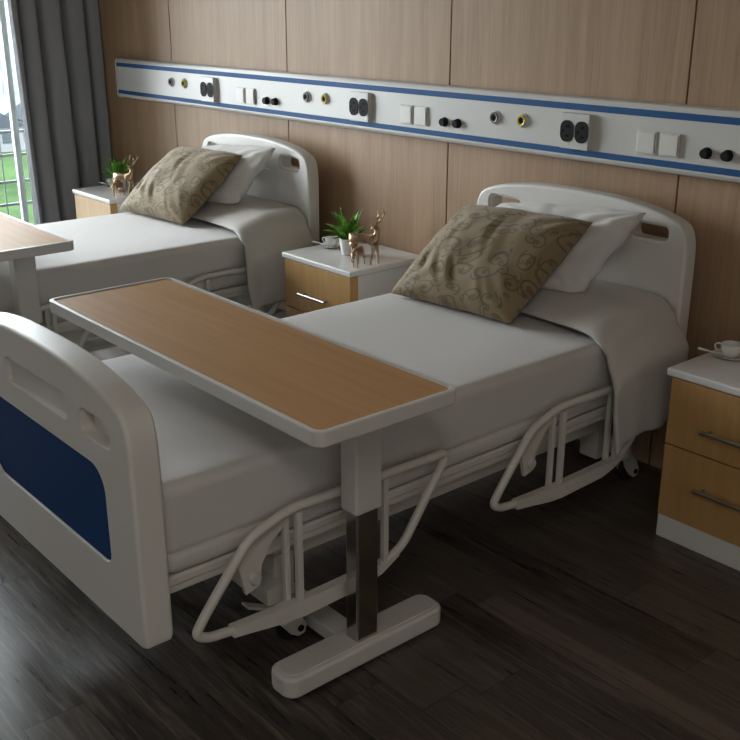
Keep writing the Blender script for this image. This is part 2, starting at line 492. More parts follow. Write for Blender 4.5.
# headboard
hb = make_board('headboard', -.145, -.080, .25, .976, 1)
cs = []
for dx0, dx1 in ((.245, .385), (-.385, -.245)):
    b = new_bm(); prism(b, rrect(CX+dx0, .856, CX+dx1, .904, .018), 'y', -.30, 0); cs.append(b)
    b = new_bm(); prism(b, rrect(CX+dx0-.012, .846, CX+dx1+.012, .914, .026), 'y', -.30, -.132); cs.append(b)
b = new_bm(); prism(b, rrect(CX-.15, .832, CX+.17, .907, .02), 'y', -.30, -.134); cs.append(b)
cut(hb, cs, .0035)

# deck and frame
bm = new_bm(); box(bm, 1.232, -2.030, .345, 2.074, -.15, .3725, .008, 3); finish('deck', bm, FRAMEPAINT, bed)
bm = new_bm()
for x0 in (1.235, 2.025): box(bm, x0, -2.03, .328, x0+.045, -.15, .350, .004)
for y0 in (-2.03, -1.45, -.75, -.2): box(bm, 1.27, y0, .325, 2.035, y0+.045, .350, .004)
finish('bed_frame', bm, FRAMEPAINT, bed)
# lower chassis
bm = new_bm()
for x0 in (1.30, 1.955):
    box(bm, x0, -1.60, .25, x0+.05, -.30, .336, .004)
for y0 in (-1.68, -.24): box(bm, 1.30, y0-.03, .135, 2.01, y0+.03, .185, .006)
for x0 in (1.45, 1.80): box(bm, x0, -1.68, .14, x0+.05, -.24, .18, .004)
finish('chassis', bm, FRAMEPAINT, bed)
for y0 in (-1.63, -.29):
    for x0 in (1.335, 1.93):
        bm = new_bm(); box(bm, x0-.035, y0-.03, .115, x0+.04, y0+.035, .245, .005)
        cl = finish('lift_column', bm, FRAMEPAINT, bed)
        bm = new_bm(); box(bm, x0-.028, y0-.024, .24, x0+.033, y0+.03, .322, .003); finish('column_sleeve', bm, GREYPAINT, cl)
# casters
for (x0, y0) in ((1.99, -1.655), (1.31, -1.655), (1.99, -.19), (1.31, -.19)):
    bm = new_bm()
    lathe(bm, [(0, .137), (.024, .137), (.026, .13), (.026, .105), (.018, .098), (0, .098)], x0, y0, 18)
    # fork housing tilted towards +y side
    for sx in (-.024, .018):
        pr_ = [(y0-.030, .10), (y0+.012, .108), (y0+.045, .075), (y0+.062, .04), (y0+.056, .018), (y0+.035, .014), (y0+.01, .03), (y0-.02, .07)]
        prism(bm, pr_, 'x', x0+sx, x0+sx+.006)
    box(bm, x0-.022, y0-.03, .093, x0+.022, y0+.03, .104, .003)
    ca = finish('caster', bm, FRAMEPAINT, bed)
    bm = new_bm(); M = Matrix.Translation((x0, y0+.025, .045)) @ Matrix.Rotation(pi/2, 4, 'Y')
    lathe(bm, [(0, -.012), (.030, -.012), (.042, -.009), (.0448, 0), (.042, .009), (.030, .012), (0, .012)], 0, 0, 24, M)
    finish('wheel', bm, RUBBER, ca)
    bm = new_bm(); M = Matrix.Translation((x0+.026, y0+.042, .036)) @ Matrix.Rotation(pi/2, 4, 'Y')
    lathe(bm, [(0, -.004), (.009, -.004), (.009, .002), (0, .003)], 0, 0, 14, M); finish('axle_cap', bm, BLACK, ca)
    bm = new_bm(); tube(bm, round_path([(x0+.0, y0-.02, .105), (x0+.004, y0-.06, .112), (x0+.008, y0-.105, .145)], .02), [.009]*20, 8, True, .5) if False else \
        box(bm, x0-.012, y0-.115, .108, x0+.02, y0-.02, .118, .004)
    for v in bm.verts:
        v.co.z += max(0, (y0-.055) - v.co.y)*.8
    finish('brake_pedal', bm, GREYPAINT, ca)
# side rails
def side_rail(sx, yt):
    n0 = set(bpy.data.objects)
    """yt = y of the low tip; sx = +1 for the side nearest the camera"""
    X = CX + (.465 if sx > 0 else -.487)
    bm = new_bm()
    P = [(X, yt+.12, .202), (X, yt+.035, .212), (X, yt+.0, .232), (X, yt+.03, .275), (X, yt+.155, .425), (X, yt+.27, .462), (X, yt+.795, .456), (X, yt+.635, .232), (X, yt+.56, .20)]
    path = round_path(P, .035, 5)
    tube(bm, path, .0118, 14)
    ra = finish('side_rail', bm, FRAMEPAINT, bed)
    # lower channel bar, deeper in its middle
    bm = new_bm()
    ol = [(yt+.095, .189), (yt+.245, .167), (yt+.30, .163), (yt+.50, .167), (yt+.555, .181), (yt+.615, .213), (yt+.615, .226), (yt+.56, .209), (yt+.30, .209), (yt+.095, .218)]
    prism(bm, ol, 'x', X-.013, X+.013)
    bmesh.ops.bevel(bm, geom=bm.edges[:], offset=.003, segments=1, affect='EDGES'); finish('lower_bar', bm, FRAMEPAINT, ra, 30)
    for yy_, xx_, w in ((yt+.270, X-.018*sx, .008), (yt+.296, X, .0085), (yt+.548, X-.018*sx, .008), (yt+.570, X, .0085)):
        bm = new_bm()
        box(bm, xx_-w, yy_-w, .19, xx_+w, yy_+w, .448, .003); finish('post', bm, FRAMEPAINT, ra)
    # swing bracket with round pivot
    for yb in ((yt+.18,) if sx > 0 else (yt+.18,)):
        bm = new_bm()
        ol = [(yb-.05, .365), (yb-.028, .27), (yb+.012, .282), (yb+.018, .335), (yb+.05, .385), (yb+.10, .425), (yb+.08, .445), (yb+.02, .42)]
        prism(bm, ol, 'x', X-.021*sx-.006, X-.021*sx+.006)
        finish('pivot_bracket', bm, FRAMEPAINT, ra, 30)
        bm = new_bm(); M = Matrix.Translation((X-.016*sx, yb-.004, .307)) @ Matrix.Rotation(pi/2*sx, 4, 'Y')
        lathe(bm, [(0, -.004), (.016, -.004), (.016, .008), (.013, .012), (0, .012)], 0, 0, 20, M); finish('pivot_bolt', bm, GREYPAINT, ra)
    if sx < 0:
        for o in set(bpy.data.objects) - n0: o.data.transform(Matrix.Translation((0, 0, -.09)))
for sx in (1, -1):
    for yt in (-1.985, -1.005):
        side_rail(sx, yt)

# ---------------------------------------------------------------- bedding
def soft(name, f, nu, nv, mat_, parent=None, closed=False):
    bm = new_bm(); g = []
    for j in range(nv+1):
        g.append([bm.verts.new(f(i/nu, j/nv)) for i in range(nu+1)])
    for j in range(nv):
        for i in range(nu):
            bm.faces.new((g[j][i], g[j][i+1], g[j+1][i+1], g[j+1][i]))
    return bm

def make_mattress(ox):
    bm = new_bm(); box(bm, 1.204, -2.027, .3735, 2.084, -.151, .60, .03, 5)
    bmesh.ops.subdivide_edges(bm, edges=[e for e in bm.edges if e.calc_length() > .1], cuts=24, use_grid_fill=True)
    for v in bm.verts:
        n_ = noise.noise(Vector((v.co.x*5+ox, v.co.y*5, v.co.z*9)))
        if v.co.z > .5: v.co.z += .004*n_
        v.co.x += .003*n_ if v.co.x > 1.6 else -.003*n_
    # seam where the fitted sheet is tucked round the bottom
    for v in bm.verts:
        g_ = math.exp(-((v.co.z-.432)/.007)**2)*.006
        v.co.x += -g_ if v.co.x > 1.6 else g_
        if v.co.y < -2.0: v.co.y += g_
        v.co.x += ox
    o = finish('mattress', bm, SHEET, None, 50)
    o.data.transform(Matrix.Translation((-(1.655+ox), 1.1, 0))); o.location = (1.655+ox, -1.1, 0)
    return o
ma = make_mattress(0)
tag(ma, 'mattress in a pale fitted sheet on the front bed, under the overbed table', 'mattress', 'sheeted mattresses on the beds')

# doubled duvet draped over the head end
def make_duvet(ox, seed):
    NX, NY = 110, 34
    half = .4335 + .018
    def f(u, v, off):
        # section across the bed: param s from left hem over the top to right hem
        drop = .355
        top = 2*half
        L = drop*2 + top
        s = u*L
        y = -.50 + (.344)*v
        hv = min(1, v*2.2)
        crown = .630 + .052*hv**.8 + off*.7
        if v < .06: crown -= (.06-v)/.06*.006
        bulge = .012 + .02*hv
        lx = half + .012 + off; kk = 0
        if s < drop or s > drop+top:
            side = -1 if s < drop else 1
            d = (drop - s) if s < drop else (s - drop - top)
            k = d/drop
            fold = sin(v*9+seed+side)*.007*k + sin(v*21+2*seed)*.003*k
            kk = min(1, d/.12); kk = kk*kk*(3-2*kk)
            x = side*(lx + .062*kk + fold + .004*k)
            z = crown - .055 - d*.90
            hem = .012*sin(v*7+seed)
            z += hem*k + (.03*k*max(0, v-.1) if 0 else 0)
            yy = y - .036*kk*(1-v) + .05*max(0, k-.55)*(1-v)
            y = yy
        else:
            q = (s-drop)/top*2-1
            x = q*lx
            a = abs(q)
            z = crown - .052*max(0, (a-.79)/.21)**2.5 - .003*a*a
            z += .005*noise.noise(Vector((x*6+seed, y*7, 1.3)))
            y = y + .01*sin(x*6+seed)*(1-v)
        return Vector((CX - .011 + x + ox, y, z))
    bm = new_bm()
    def layer(off):
        g = [[bm.verts.new(f(i/NX, j/NY, off)) for i in range(NX+1)] for j in range(NY+1)]
        return g
    A = layer(.007); B = layer(-.004)
    for g, fl in ((A, 0), (B, 1)):
        for j in range(NY):
            for i in range(NX):
                q = (g[j][i], g[j][i+1], g[j+1][i+1], g[j+1][i])
                bm.faces.new(q[::-1] if fl else q)
    for i in range(NX):
        bm.faces.new((A[0][i], B[0][i], B[0][i+1], A[0][i+1])); bm.faces.new((A[NY][i+1], B[NY][i+1], B[NY][i], A[NY][i]))
    for j in range(NY):
        bm.faces.new((A[j][0], A[j+1][0], B[j+1][0], B[j][0])); bm.faces.new((A[j+1][NX], A[j][NX], B[j][NX], B[j+1][NX]))
    o = finish('folded_duvet', bm, DUVET, None, 180)
    o.data.transform(Matrix.Translation((-(CX+ox), .32, -.3))); o.location = (CX+ox, -.32, .3)
    return o
du = make_duvet(0, 1.0)
tag(du, 'pale duvet folded over the head end of the front bed, draping down its side', 'duvet', 'duvets folded at the bed heads')

def make_pillow(name, C, thick, material, seed, pinch=.07, wr=.01, tips=.10, sag=0.0, folds=(), corner=(), avoid=None):
    """C = corners BL, BR, TR, TL (world); a stuffed pillow with pinched edges and pointed tips"""
    BL, BR, TR, TL = [Vector(c) for c in C]
    N = 56
    nrm = (BR-BL).cross(TL-BL).normalized()      # faces the front
    bm = new_bm(); uvl = None
    ctr = (BL+BR+TR+TL)/4
    def base(u, v):
        # u,v in -1..1 ; edges bow inward between the corners
        ew = tips*(sin(v*5.3+seed*2)*abs(u)**3*.35 + .15*sin(v*11+seed)*abs(u)**5); ev = tips*(sin(u*4.7+seed)*abs(v)**3*.35)
        uu = u*(1 - pinch*(1-v*v)) + math.copysign(ew, u)*(1-v*v); vv = v*(1 - pinch*(1-u*u)) + math.copysign(ev, v)*(1-u*u)
        for (cu, cv, am) in corner:
            wgt = max(0, (u*cu+1)/2)**6*max(0, (v*cv+1)/2)**6
            uu -= cu*am*wgt; vv -= cv*am*wgt
        a, b = (uu+1)/2, (vv+1)/2
        return BL*(1-a)*(1-b) + BR*a*(1-b) + TR*a*b + TL*(1-a)*b
    def h(u, v):
        e = max(0, (1-abs(u)**2.2))*max(0, (1-abs(v)**2.2))
        t_ = e**.42
        return t_
    def pos(u, v, s):
        p = base(u, v)
        t_ = h(u, v)
        n1_ = noise.noise(Vector((u*1.6+seed, v*1.6, seed)))
        n2_ = noise.noise(Vector((u*4+seed, v*2.2-seed, 2)))
        # creases radiating from corners
        w = 0
        for (cu, cv) in ((-1, -1), (1, -1), (1, 1), (-1, 1)):
            du_, dv_ = u-cu, v-cv; r = math.hypot(du_, dv_)
            if r > 1e-4:
                w += sin(math.atan2(dv_, du_)*13+seed*3)*math.exp(-(r-.45)**2/.09)
        for (fu, fv, ang, ln, wd, dp) in folds:
            cu_, su_ = cos(ang), sin(ang)
            a_ = (u-fu)*cu_ + (v-fv)*su_; b_ = -(u-fu)*su_ + (v-fv)*cu_ + .25*a_*a_
            w += dp/wr*math.exp(-(a_/ln)**2)*(math.exp(-((b_-wd)/wd)**2) - 1.3*math.exp(-((b_+wd*.2)/wd)**2))*.5
        bulk = thick*.5*t_*(1+.18*n1_)
        p = p + nrm*s*(bulk + t_*(w*wr*.6 + wr*n2_) if s > 0 else bulk*.75)
        # low parts rest
        if s < 0: pass
        p += Vector((0, 0, -sag*(1-v*v)*(1-u*u)))
        return p
    A = {}; B = {}
    for j in range(N+1):
        for i in range(N+1):
            u, v = 2*i/N-1, 2*j/N-1
            u = math.copysign(abs(u)**.85, u); v = math.copysign(abs(v)**.85, v)
            A[i, j] = bm.verts.new(pos(u, v, 1))
            B[i, j] = A[i, j] if i in (0, N) or j in (0, N) else bm.verts.new(pos(u, v, -1))
    uv = bm.loops.layers.uv.new('UVMap')
    for j in range(N):
        for i in range(N):
            for G, fl in ((A, 0), (B, 1)):
                idx = [(i, j), (i+1, j), (i+1, j+1), (i, j+1)]
                if fl: idx = idx[::-1]
                fc = bm.faces.new([G[k] for k in idx])
                for lp, k in zip(fc.loops, idx): lp[uv].uv = (k[0]/N, k[1]/N)
    o = finish(name, bm, material, None, 180)
    for v in o.data.vertices:
        yy_ = v.co.y
        lim = .606 if yy_ < -.50 else .632 + .062*min(1, max(0, (yy_+.50)/.344)*2.2)**.8
        if -.53 < yy_ < -.50: lim = max(lim, .606 + (yy_+.53)/.03*.022)
        if v.co.z < lim: v.co.z = lim + .0015*noise.noise(v.co*30)
    if avoid is not None:
        from mathutils.bvhtree import BVHTree
        bv = BVHTree.FromPolygons([avoid.matrix_world @ v.co for v in avoid.data.vertices], [tuple(p.vertices) for p in avoid.data.polygons])
        for v in o.data.vertices:
            hit = bv.ray_cast(v.co + nrm*.4, -nrm, .8)
            if hit[0] is not None:
                depth = .4 - hit[3]          # >0: the pillow surface lies in front of this point
                if depth > -.005: v.co = hit[0] + nrm*.006
    c = Vector((ctr.x, ctr.y, min(v.co.z for v in o.data.vertices)))
    o.data.transform(Matrix.Translation(-c)); o.location = c
    return o
wp = make_pillow('pillow', [(1.28, -.43, .665), (1.865, -.355, .668), (1.985, -.185, .950), (1.36, -.19, .898)], .12, PILLOW, 3.1, .03, .010, .13,
    folds=((.55, -.75, .2, .4, .05, .012), (.8, .2, 1.3, .5, .06, .012), (.75, .6, .4, .3, .05, .010)), corner=((-1, 1, .04),))
bpy.context.view_layer.update()
tag(wp, 'white pillow propped on the headboard of the front bed behind the brown cushion', 'pillow', 'white pillows against the headboards')
bp = make_pillow('damask_cushion', [(1.265, -.64, .612), (1.785, -.585, .610), (1.853, -.275, .912), (1.285, -.30, .90)], .165, DAMASK, 1.7, .05, .006, .05,
    folds=((-.70, -.40, 1.8, .30, .05, .022), (-.42, -.50, 2.1, .28, .05, .022), (-.14, -.55, 2.1, .26, .045, .022), (-.50, .15, 1.6, .35, .06, .010), (.02, .30, 1.75, .34, .05, .024), (.45, -.72, 2.2, .2, .045, .012)),
    corner=((-1, 1, .085), (1, 1, .015)), avoid=wp)
tag(bp, 'brown floral damask cushion leaning on the white pillow of the front bed', 'cushion', 'brown cushions on the beds')

SH = -1.98
def copy_thing(o, dx, label, group=None, dy=0, dz=0):
    c = copy_tree(o); c.location = Vector(o.location) + Vector((dx, dy, dz)); c['label'] = label
    if group: c['group'] = group
    return c
copy_thing(bed, SH, 'white adjustable hospital bed by the window, behind the front bed')
copy_thing(ma, SH, 'mattress in a pale fitted sheet on the bed by the window')
copy_thing(du, SH, 'pale duvet folded over the head end of the bed by the window')
copy_thing(wp, SH-.06, 'white pillow propped on the headboard of the bed by the window')
copy_thing(bp, SH-.06, 'brown floral damask cushion leaning on the white pillow of the window-side bed')

# ---------------------------------------------------------------- overbed tables
X0, X1, Y0, Y1, ZT = 1.06, 2.366, -1.812, -1.402, .7626
tb = thing('overbed_table', 'wood-topped overbed table with white rim reaching across the front bed', 'table', (2.18, -1.54, 0), 'overbed tables')
bm = new_bm(); prism(bm, rrect(X0, Y0, X1, Y1, .028, 6), 'z', ZT-.036, ZT)
tp = finish('tabletop', bm, WHITE2, tb, 35); bevel_obj(tp, .004, 3)
b = new_bm(); prism(b, rrect(X0+.013, Y0+.013, X1-.013, Y1-.013, .018, 5), 'z', ZT-.006, ZT+.05)
cut(tp, [b], .002)
bm = new_bm(); prism(bm, rrect(X0+.018, Y0+.018, X1-.018, Y1-.018, .014, 5), 'z', ZT-.0065, ZT-.0035)
w_ = finish('wood_inlay', bm, TABLEWOOD, tp, 35); w_['label'] = 'light oak laminate surface'
bm = new_bm(); box(bm, 2.141, -1.578, .425, 2.203, -1.494, ZT-.034, .008, 3); box(bm, 1.55, -1.57, ZT-.06, 2.15, -1.51, ZT-.034, .004); finish('column_sleeve', bm, WHITE2, tb)
bm = new_bm(); box(bm, 2.148, -1.569, .055, 2.196, -1.500, .46, .007, 3); c_ = finish('column', bm, CHROME, tb); c_['label'] = 'chrome telescopic column'
bm = new_bm(); prism(bm, rrect(2.117, -1.795, 2.214, -1.276, .034, 6), 'z', .006, .062)
o = finish('base_foot', bm, WHITE2, tb, 35); bevel_obj(o, .010, 3)
bm = new_bm(); prism(bm, rrect(2.130, -1.778, 2.201, -1.293, .028, 6), 'z', .058, .066)
o2 = finish('top_plate', bm, GREYPAINT, o, 35); bevel_obj(o2, .003, 2)
bm = new_bm(); box(bm, 1.50, -1.575, .012, 2.13, -1.505, .052, .006)
finish('base_arm', bm, WHITE2, tb)
for (xx_, yy_) in ((2.163, -1.76), (2.163, -1.32), (1.53, -1.54)):
    bm = new_bm(); lathe(bm, [(0, 0), (.016, 0), (.018, .004), (.018, .013), (0, .013)], xx_, yy_, 16); finish('foot_pad', bm, RUBBER, tb)
copy_thing(tb, SH, 'wood-topped overbed table with white rim reaching across the window-side bed')

# ---------------------------------------------------------------- cabinets
def make_cab():
    x0, d, h, w = .308, .4286, .559, .4735
    c = thing('bedside_cabinet', '', 'cabinet', (x0+w/2, -d/2, 0), 'bedside cabinets')
    bx0, bx1, yf = x0+.018, x0+w-.006, -d+.004
    bm = new_bm(); box(bm, bx0, yf+.045, .078, bx1, -.012, h-.026, .002, 1)
    finish('body', bm, LAMIN, c, 30)
    bm = new_bm(); box(bm, bx0, yf+.004, 0, bx1, -.012, .0775, .002, 1); finish('plinth', bm, LAMIN, c, 30)
    bm = new_bm(); box(bm, x0, -d, h-.025, x0+w, -.006, h, .006, 3); finish('worktop', bm, TOPW, c, 35)
    for z0, z1, hz in ((.0795, .3165, .212), (.3205, h-.027, .402)):
        bm = new_bm(); box(bm, bx0, yf, z0, bx1, yf+.0445, z1, .0025, 2)
        dr = finish('drawer', bm, CABWOOD, c, 35)
        bm = new_bm(); hx0, hx1 = x0+.145, x0+w-.145
        tube(bm, [(hx0, yf-.026, hz), (hx1, yf-.026, hz)], .0065, 12)
        for hx in (hx0+.02, hx1-.02): tube(bm, [(hx, yf-.026, hz), (hx, yf+.002, hz)], .0045, 10)
        hd = finish('handle', bm, STEEL, dr, 40); hd['label'] = 'brushed steel bar handle'
    return c
cab = make_cab(); cab['label'] = 'bedside cabinet between the two beds, carrying a potted plant and deer'
C1, C3 = -1.785-.308, 2.272-.308
copy_thing(cab, C1, 'bedside cabinet beside the curtain, half hidden by the window-side bed')
copy_thing(cab, C3, 'bedside cabinet at the right edge, both wooden drawers visible')

ZC0 = .559
# cup, saucer, spoon
sx_, sy_ = .388, -.205
sau = new_bm(); lathe(sau, [(0, ZC0+.002), (.03, ZC0+.001), (.034, ZC0+.001), (.05, ZC0+.006), (.066, ZC0+.013), (.067, ZC0+.0145), (.064, ZC0+.0145), (.048, ZC0+.009), (.03, ZC0+.005), (0, ZC0+.005)], sx_, sy_, 32)
so = finish('saucer', sau, CERAM, None, 50); tag(so, 'white saucer under the cup on the cabinet between the beds', 'saucer', 'saucers on the cabinets')
cup = new_bm(); lathe(cup, [(0, ZC0+.006), (.02, ZC0+.006), (.022, ZC0+.010), (.033, ZC0+.018), (.039, ZC0+.034), (.0405, ZC0+.056), (.039, ZC0+.057), (.0375, ZC0+.055), (.036, ZC0+.034), (.03, ZC0+.02), (0, ZC0+.012)], sx_+.004, sy_, 32)
co = finish('teacup', cup, CERAM, None, 50); tag(co, 'white teacup on its saucer on the cabinet between the beds', 'cup', 'teacups on the cabinets')
hb_ = new_bm(); ang = radians(200)
hp = [(sx_+.004+cos(ang)*r, sy_+sin(ang)*r, ZC0+z) for r, z in ((.037, .048), (.050, .052), (.061, .043), (.058, .030), (.046, .022), (.035, .022))]
tube(hb_, catmull(hp, 4), .0035, 8); finish('cup_handle', hb_, CERAM, co, 60)
sp = new_bm(); a0 = Vector((sx_-.02, sy_-.042, ZC0+.0205)); a1 = Vector((sx_-.105, sy_-.055, ZC0+.023))
tube(sp, [a0.lerp(a1, k/8) for k in range(9)], [.0025, .0025, .0025, .0027, .003, .0035, .0045, .005, .004], 8, True, .4)
lathe(sp, [(0, -.0025), (.010, -.002), (.014, .001), (.010, .001), (0, -.0005)], 0, 0, 16, Matrix.Translation(a0) @ Matrix.Diagonal((1.5, 1, 1, 1)))
spo = finish('teaspoon', sp, CERAM, None, 50); tag(spo, 'white teaspoon lying on the saucer on the cabinet between the beds', 'spoon', 'teaspoons on the saucers')
for o in (so, co, spo):
    o.data.transform(Matrix.Translation((.380, sy_, ZC0)) @ Matrix.Scale(.80, 4) @ Matrix.Translation((-sx_, -sy_, -ZC0)))
for ch in co.children:
    ch.data.transform(Matrix.Translation((.380, sy_, ZC0)) @ Matrix.Scale(.80, 4) @ Matrix.Translation((-sx_, -sy_, -ZC0)))
for o in (so, co, spo):
    nm = {'saucer': 'saucer', 'teacup': 'teacup', 'teaspoon': 'teaspoon'}[o.name.split('.')[0]]
    copy_thing(o, C1, 'white %s on the cabinet beside the curtain' % nm)
    copy_thing(o, C3, 'white %s on the cabinet at the right edge' % nm)

# potted plant
px_, py_ = .535, -.235
pl = thing('potted_plant', 'small green leafy plant in a white pot on the cabinet between the beds', 'plant', (px_, py_, ZC0), 'potted plants on the cabinets')
bm = new_bm(); lathe(bm, [(0, ZC0+.001), (.028, ZC0+.001), (.030, ZC0+.003), (.041, ZC0+.070), (.0415, ZC0+.073), (.038, ZC0+.073), (.036, ZC0+.064), (0, ZC0+.064)], px_, py_, 32)
finish('pot', bm, CERAM, pl, 50)
bm = new_bm(); lathe(bm, [(0, ZC0+.069), (.02, ZC0+.068), (.0365, ZC0+.0645)], px_, py_, 24); finish('soil', bm, SOIL, pl)
bm = new_bm(); rnd_ = random.Random(4)
for k in range(34):
    az = rnd_.uniform(0, 2*pi); til = rnd_.uniform(.1, 1.3)*(1 if k % 3 else 1.15); L = rnd_.uniform(.085, .150)*(1.05-.2*til)
    w = rnd_.uniform(.017, .026); seg = 7
    d = Vector((cos(az), sin(az), 0)); side = Vector((-sin(az), cos(az), 0)); p = Vector((px_, py_, ZC0+.068)) + d*rnd_.uniform(0, .02)
    a = til*.55; prev = None
    for s in range(seg+1):
        t_ = s/seg
        ww = w*.62*sin(pi*min(1, t_**.85*.95+.05))**.9 + .0006
        dirv = d*sin(a) + Vector((0, 0, cos(a)))
        nv_ = side.cross(dirv)
        rowv = [bm.verts.new(p - side*ww + nv_*ww*.35), bm.verts.new(p), bm.verts.new(p + side*ww + nv_*ww*.35)]
        if prev:
            for q in (0, 1): bm.faces.new((prev[q], prev[q+1], rowv[q+1], rowv[q]))
        prev = rowv; p = p + dirv*L/seg; a += til*.13 + rnd_.uniform(-.06, .06)
lf = finish('leaves', bm, LEAF, pl, 60)
m = lf.modifiers.new('s', 'SOLIDIFY'); m.thickness = .0008; bpy.context.view_layer.update(); apply_mods(lf)
copy_thing(pl, C1, 'small green leafy plant in a white pot on the cabinet beside the curtain')

# deer figurines (skin modifier)
def skin_mesh(name, chains, mat_, loc, scale, rotz, sub=2):
    verts = []; edges = []; rad = []; idx = {}
    for ch in chains:
        prev = None
        for (x, y, z, r) in ch:
            key = (round(x, 4), round(y, 4), round(z, 4))
            if key not in idx: idx[key] = len(verts); verts.append((x, y, z)); rad.append(r)
            i = idx[key]
            if prev is not None and prev != i: edges.append((prev, i))
            prev = i
    me = bpy.data.meshes.new(name)
    R = Matrix.Rotation(rotz, 4, 'Z') @ Matrix.Scale(scale, 4)
    me.from_pydata([R @ Vector(v) for v in verts], edges, [])
    o = bpy.data.objects.new(name, me); COL.objects.link(o)
    mo = o.modifiers.new('skin', 'SKIN'); mo.use_smooth_shade = True
    for v, r in zip(me.skin_vertices[0].data, rad): v.radius = (r*scale, r*scale)
    me.skin_vertices[0].data[0].use_root = True
    s = o.modifiers.new('sub', 'SUBSURF'); s.levels = sub; s.render_levels = sub
    bpy.context.view_layer.update(); apply_mods(o)
    zmin = min(v.co.z for v in o.data.vertices)
    o.data.transform(Matrix.Translation((0, 0, -zmin))); o.location = loc
    o.data.materials.clear(); o.data.materials.append(mat_)
    o.data.polygons.foreach_set('use_smooth', [True]*len(o.data.polygons))
    return o
def deer_chains(antler=True, headback=True):
    sh = (.043, 0, .112, .023); mid = (0, 0, .108, .021); hip = (-.043, 0, .113, .023)
    ch = [[mid, sh], [mid, hip]]
    for s in (-1, 1):
        ch.append([sh, (.052, .012*s, .092, .012), (.054+.003*s, .016*s, .055, .0062), (.050+.006*s, .018*s, .028, .0044), (.052+.009*s, .019*s, .004, .0048)])
        ch.append([hip, (-.052, .013*s, .090, .0145), (-.044-.004*s, .017*s, .060, .0078), (-.060-.007*s, .019*s, .036, .0048), (-.054-.010*s, .020*s, .004, .0048)])
    ch.append([hip, (-.064, 0, .124, .008), (-.072, 0, .113, .003)])
    # neck raised, head turned back over the shoulder
    n1_ = (.062, .0, .132, .013); n2_ = (.070, .004, .158, .010); hd = (.050, .010, .160, .0105)
    if headback: n1_ = (.062, 0, .128, .015); n2_ = (.064, .003, .150, .0115); mz = (.034, .018, .155, .0075); nose = (.018, .026, .146, .005)
    else: mz = (.084, .0, .172, .0065); nose = (.098, .0, .164, .0045)
    if not antler:
        n2_ = (.080, .0, .122, .009); hd = (.094, .0, .108, .0095); mz = (.108, .0, .092, .006); nose = (.116, 0, .080, .004)
    ch.append([sh, n1_, n2_, hd, mz, nose])
    for s in (-1, 1):
        ex = (hd[0]-.002, hd[1]+.010*s, hd[2]+.010, .004); ch.append([hd, ex, (hd[0]-.006, hd[1]+.022*s, hd[2]+.016, .0025)])
    if antler:
        for s in (-1, 1):
            b0 = (hd[0]+.004, hd[1]+.006*s, hd[2]+.014, .0034)
            b1 = (hd[0]+.016, hd[1]+.020*s, hd[2]+.030, .0034); b2 = (hd[0]+.026, hd[1]+.030*s, hd[2]+.052, .0030); b3 = (hd[0]+.024, hd[1]+.026*s, hd[2]+.080, .0022)
            ch.append([hd, b0, b1, b2, b3]); ch.append([b1, (hd[0]+.000, hd[1]+.026*s, hd[2]+.052, .0024)]); ch.append([b2, (hd[0]+.038, hd[1]+.038*s, hd[2]+.066, .0022)])
    return ch
dr = skin_mesh('deer_figurine', deer_chains(True), GOLD, (.698, -.285, ZC0), .98, radians(22))
tag(dr, 'gold antlered deer figurine by the plant between the beds', 'figurine', 'gold deer figurines')
fw = skin_mesh('fawn_figurine', deer_chains(False, False), GOLD, (.722, -.335, ZC0), .60, radians(-62))
tag(fw, 'small gold fawn figurine in front of the deer between the beds', 'figurine', 'gold fawn figurines')
copy_thing(dr, C1-.01, 'gold antlered deer figurine by the plant beside the curtain')
copy_thing(fw, C1-.01, 'small gold fawn figurine in front of the deer beside the curtain')

# ---------------------------------------------------------------- bedhead service panel on the wall
SX0, SX1 = -1.845, 3.62
mp = thing('service_panel', 'long white wall-mounted bedhead service panel with two blue stripes', 'wall panel', (.9, -.001, 1.05))
prof = [(-.002, 1.056), (-.030, 1.056), (-.043, 1.061), (-.050, 1.072), (-.050, 1.258), (-.043, 1.270), (-.030, 1.276), (-.002, 1.276)]
bm = new_bm(); prism(bm, prof, 'x', SX0, SX1); o = finish('housing', bm, WHITE2, mp, 30)
bm = new_bm(); prism(bm, [(-.001, 1.052), (-.032, 1.052), (-.046, 1.058), (-.0535, 1.071), (-.0535, 1.259), (-.046, 1.273), (-.032, 1.280), (-.001, 1.280)], 'x', SX0-.008, SX0+.002); finish('end_cap', bm, WHITE2, mp, 30)
bm = new_bm(); prism(bm, [(-.001, 1.052), (-.032, 1.052), (-.046, 1.058), (-.0535, 1.071), (-.0535, 1.259), (-.046, 1.273), (-.032, 1.280), (-.001, 1.280)], 'x', SX1-.002, SX1+.008); finish('end_cap', bm, WHITE2, mp, 30)
for z0, z1 in ((1.232, 1.254), (1.078, 1.099)):
    bm = new_bm(); box(bm, SX0+.002, -.0512, z0, SX1-.002, -.049, z1); s_ = finish('stripe', bm, STRIPE, mp, 0); s_['label'] = 'blue stripe'
def disc(bm, x, z, prof_, seg=24, y0=-.05):
    M = Matrix.Translation((x, y0, z)) @ Matrix.Rotation(pi/2, 4, 'X')
    lathe(bm, prof_, 0, 0, seg, M)
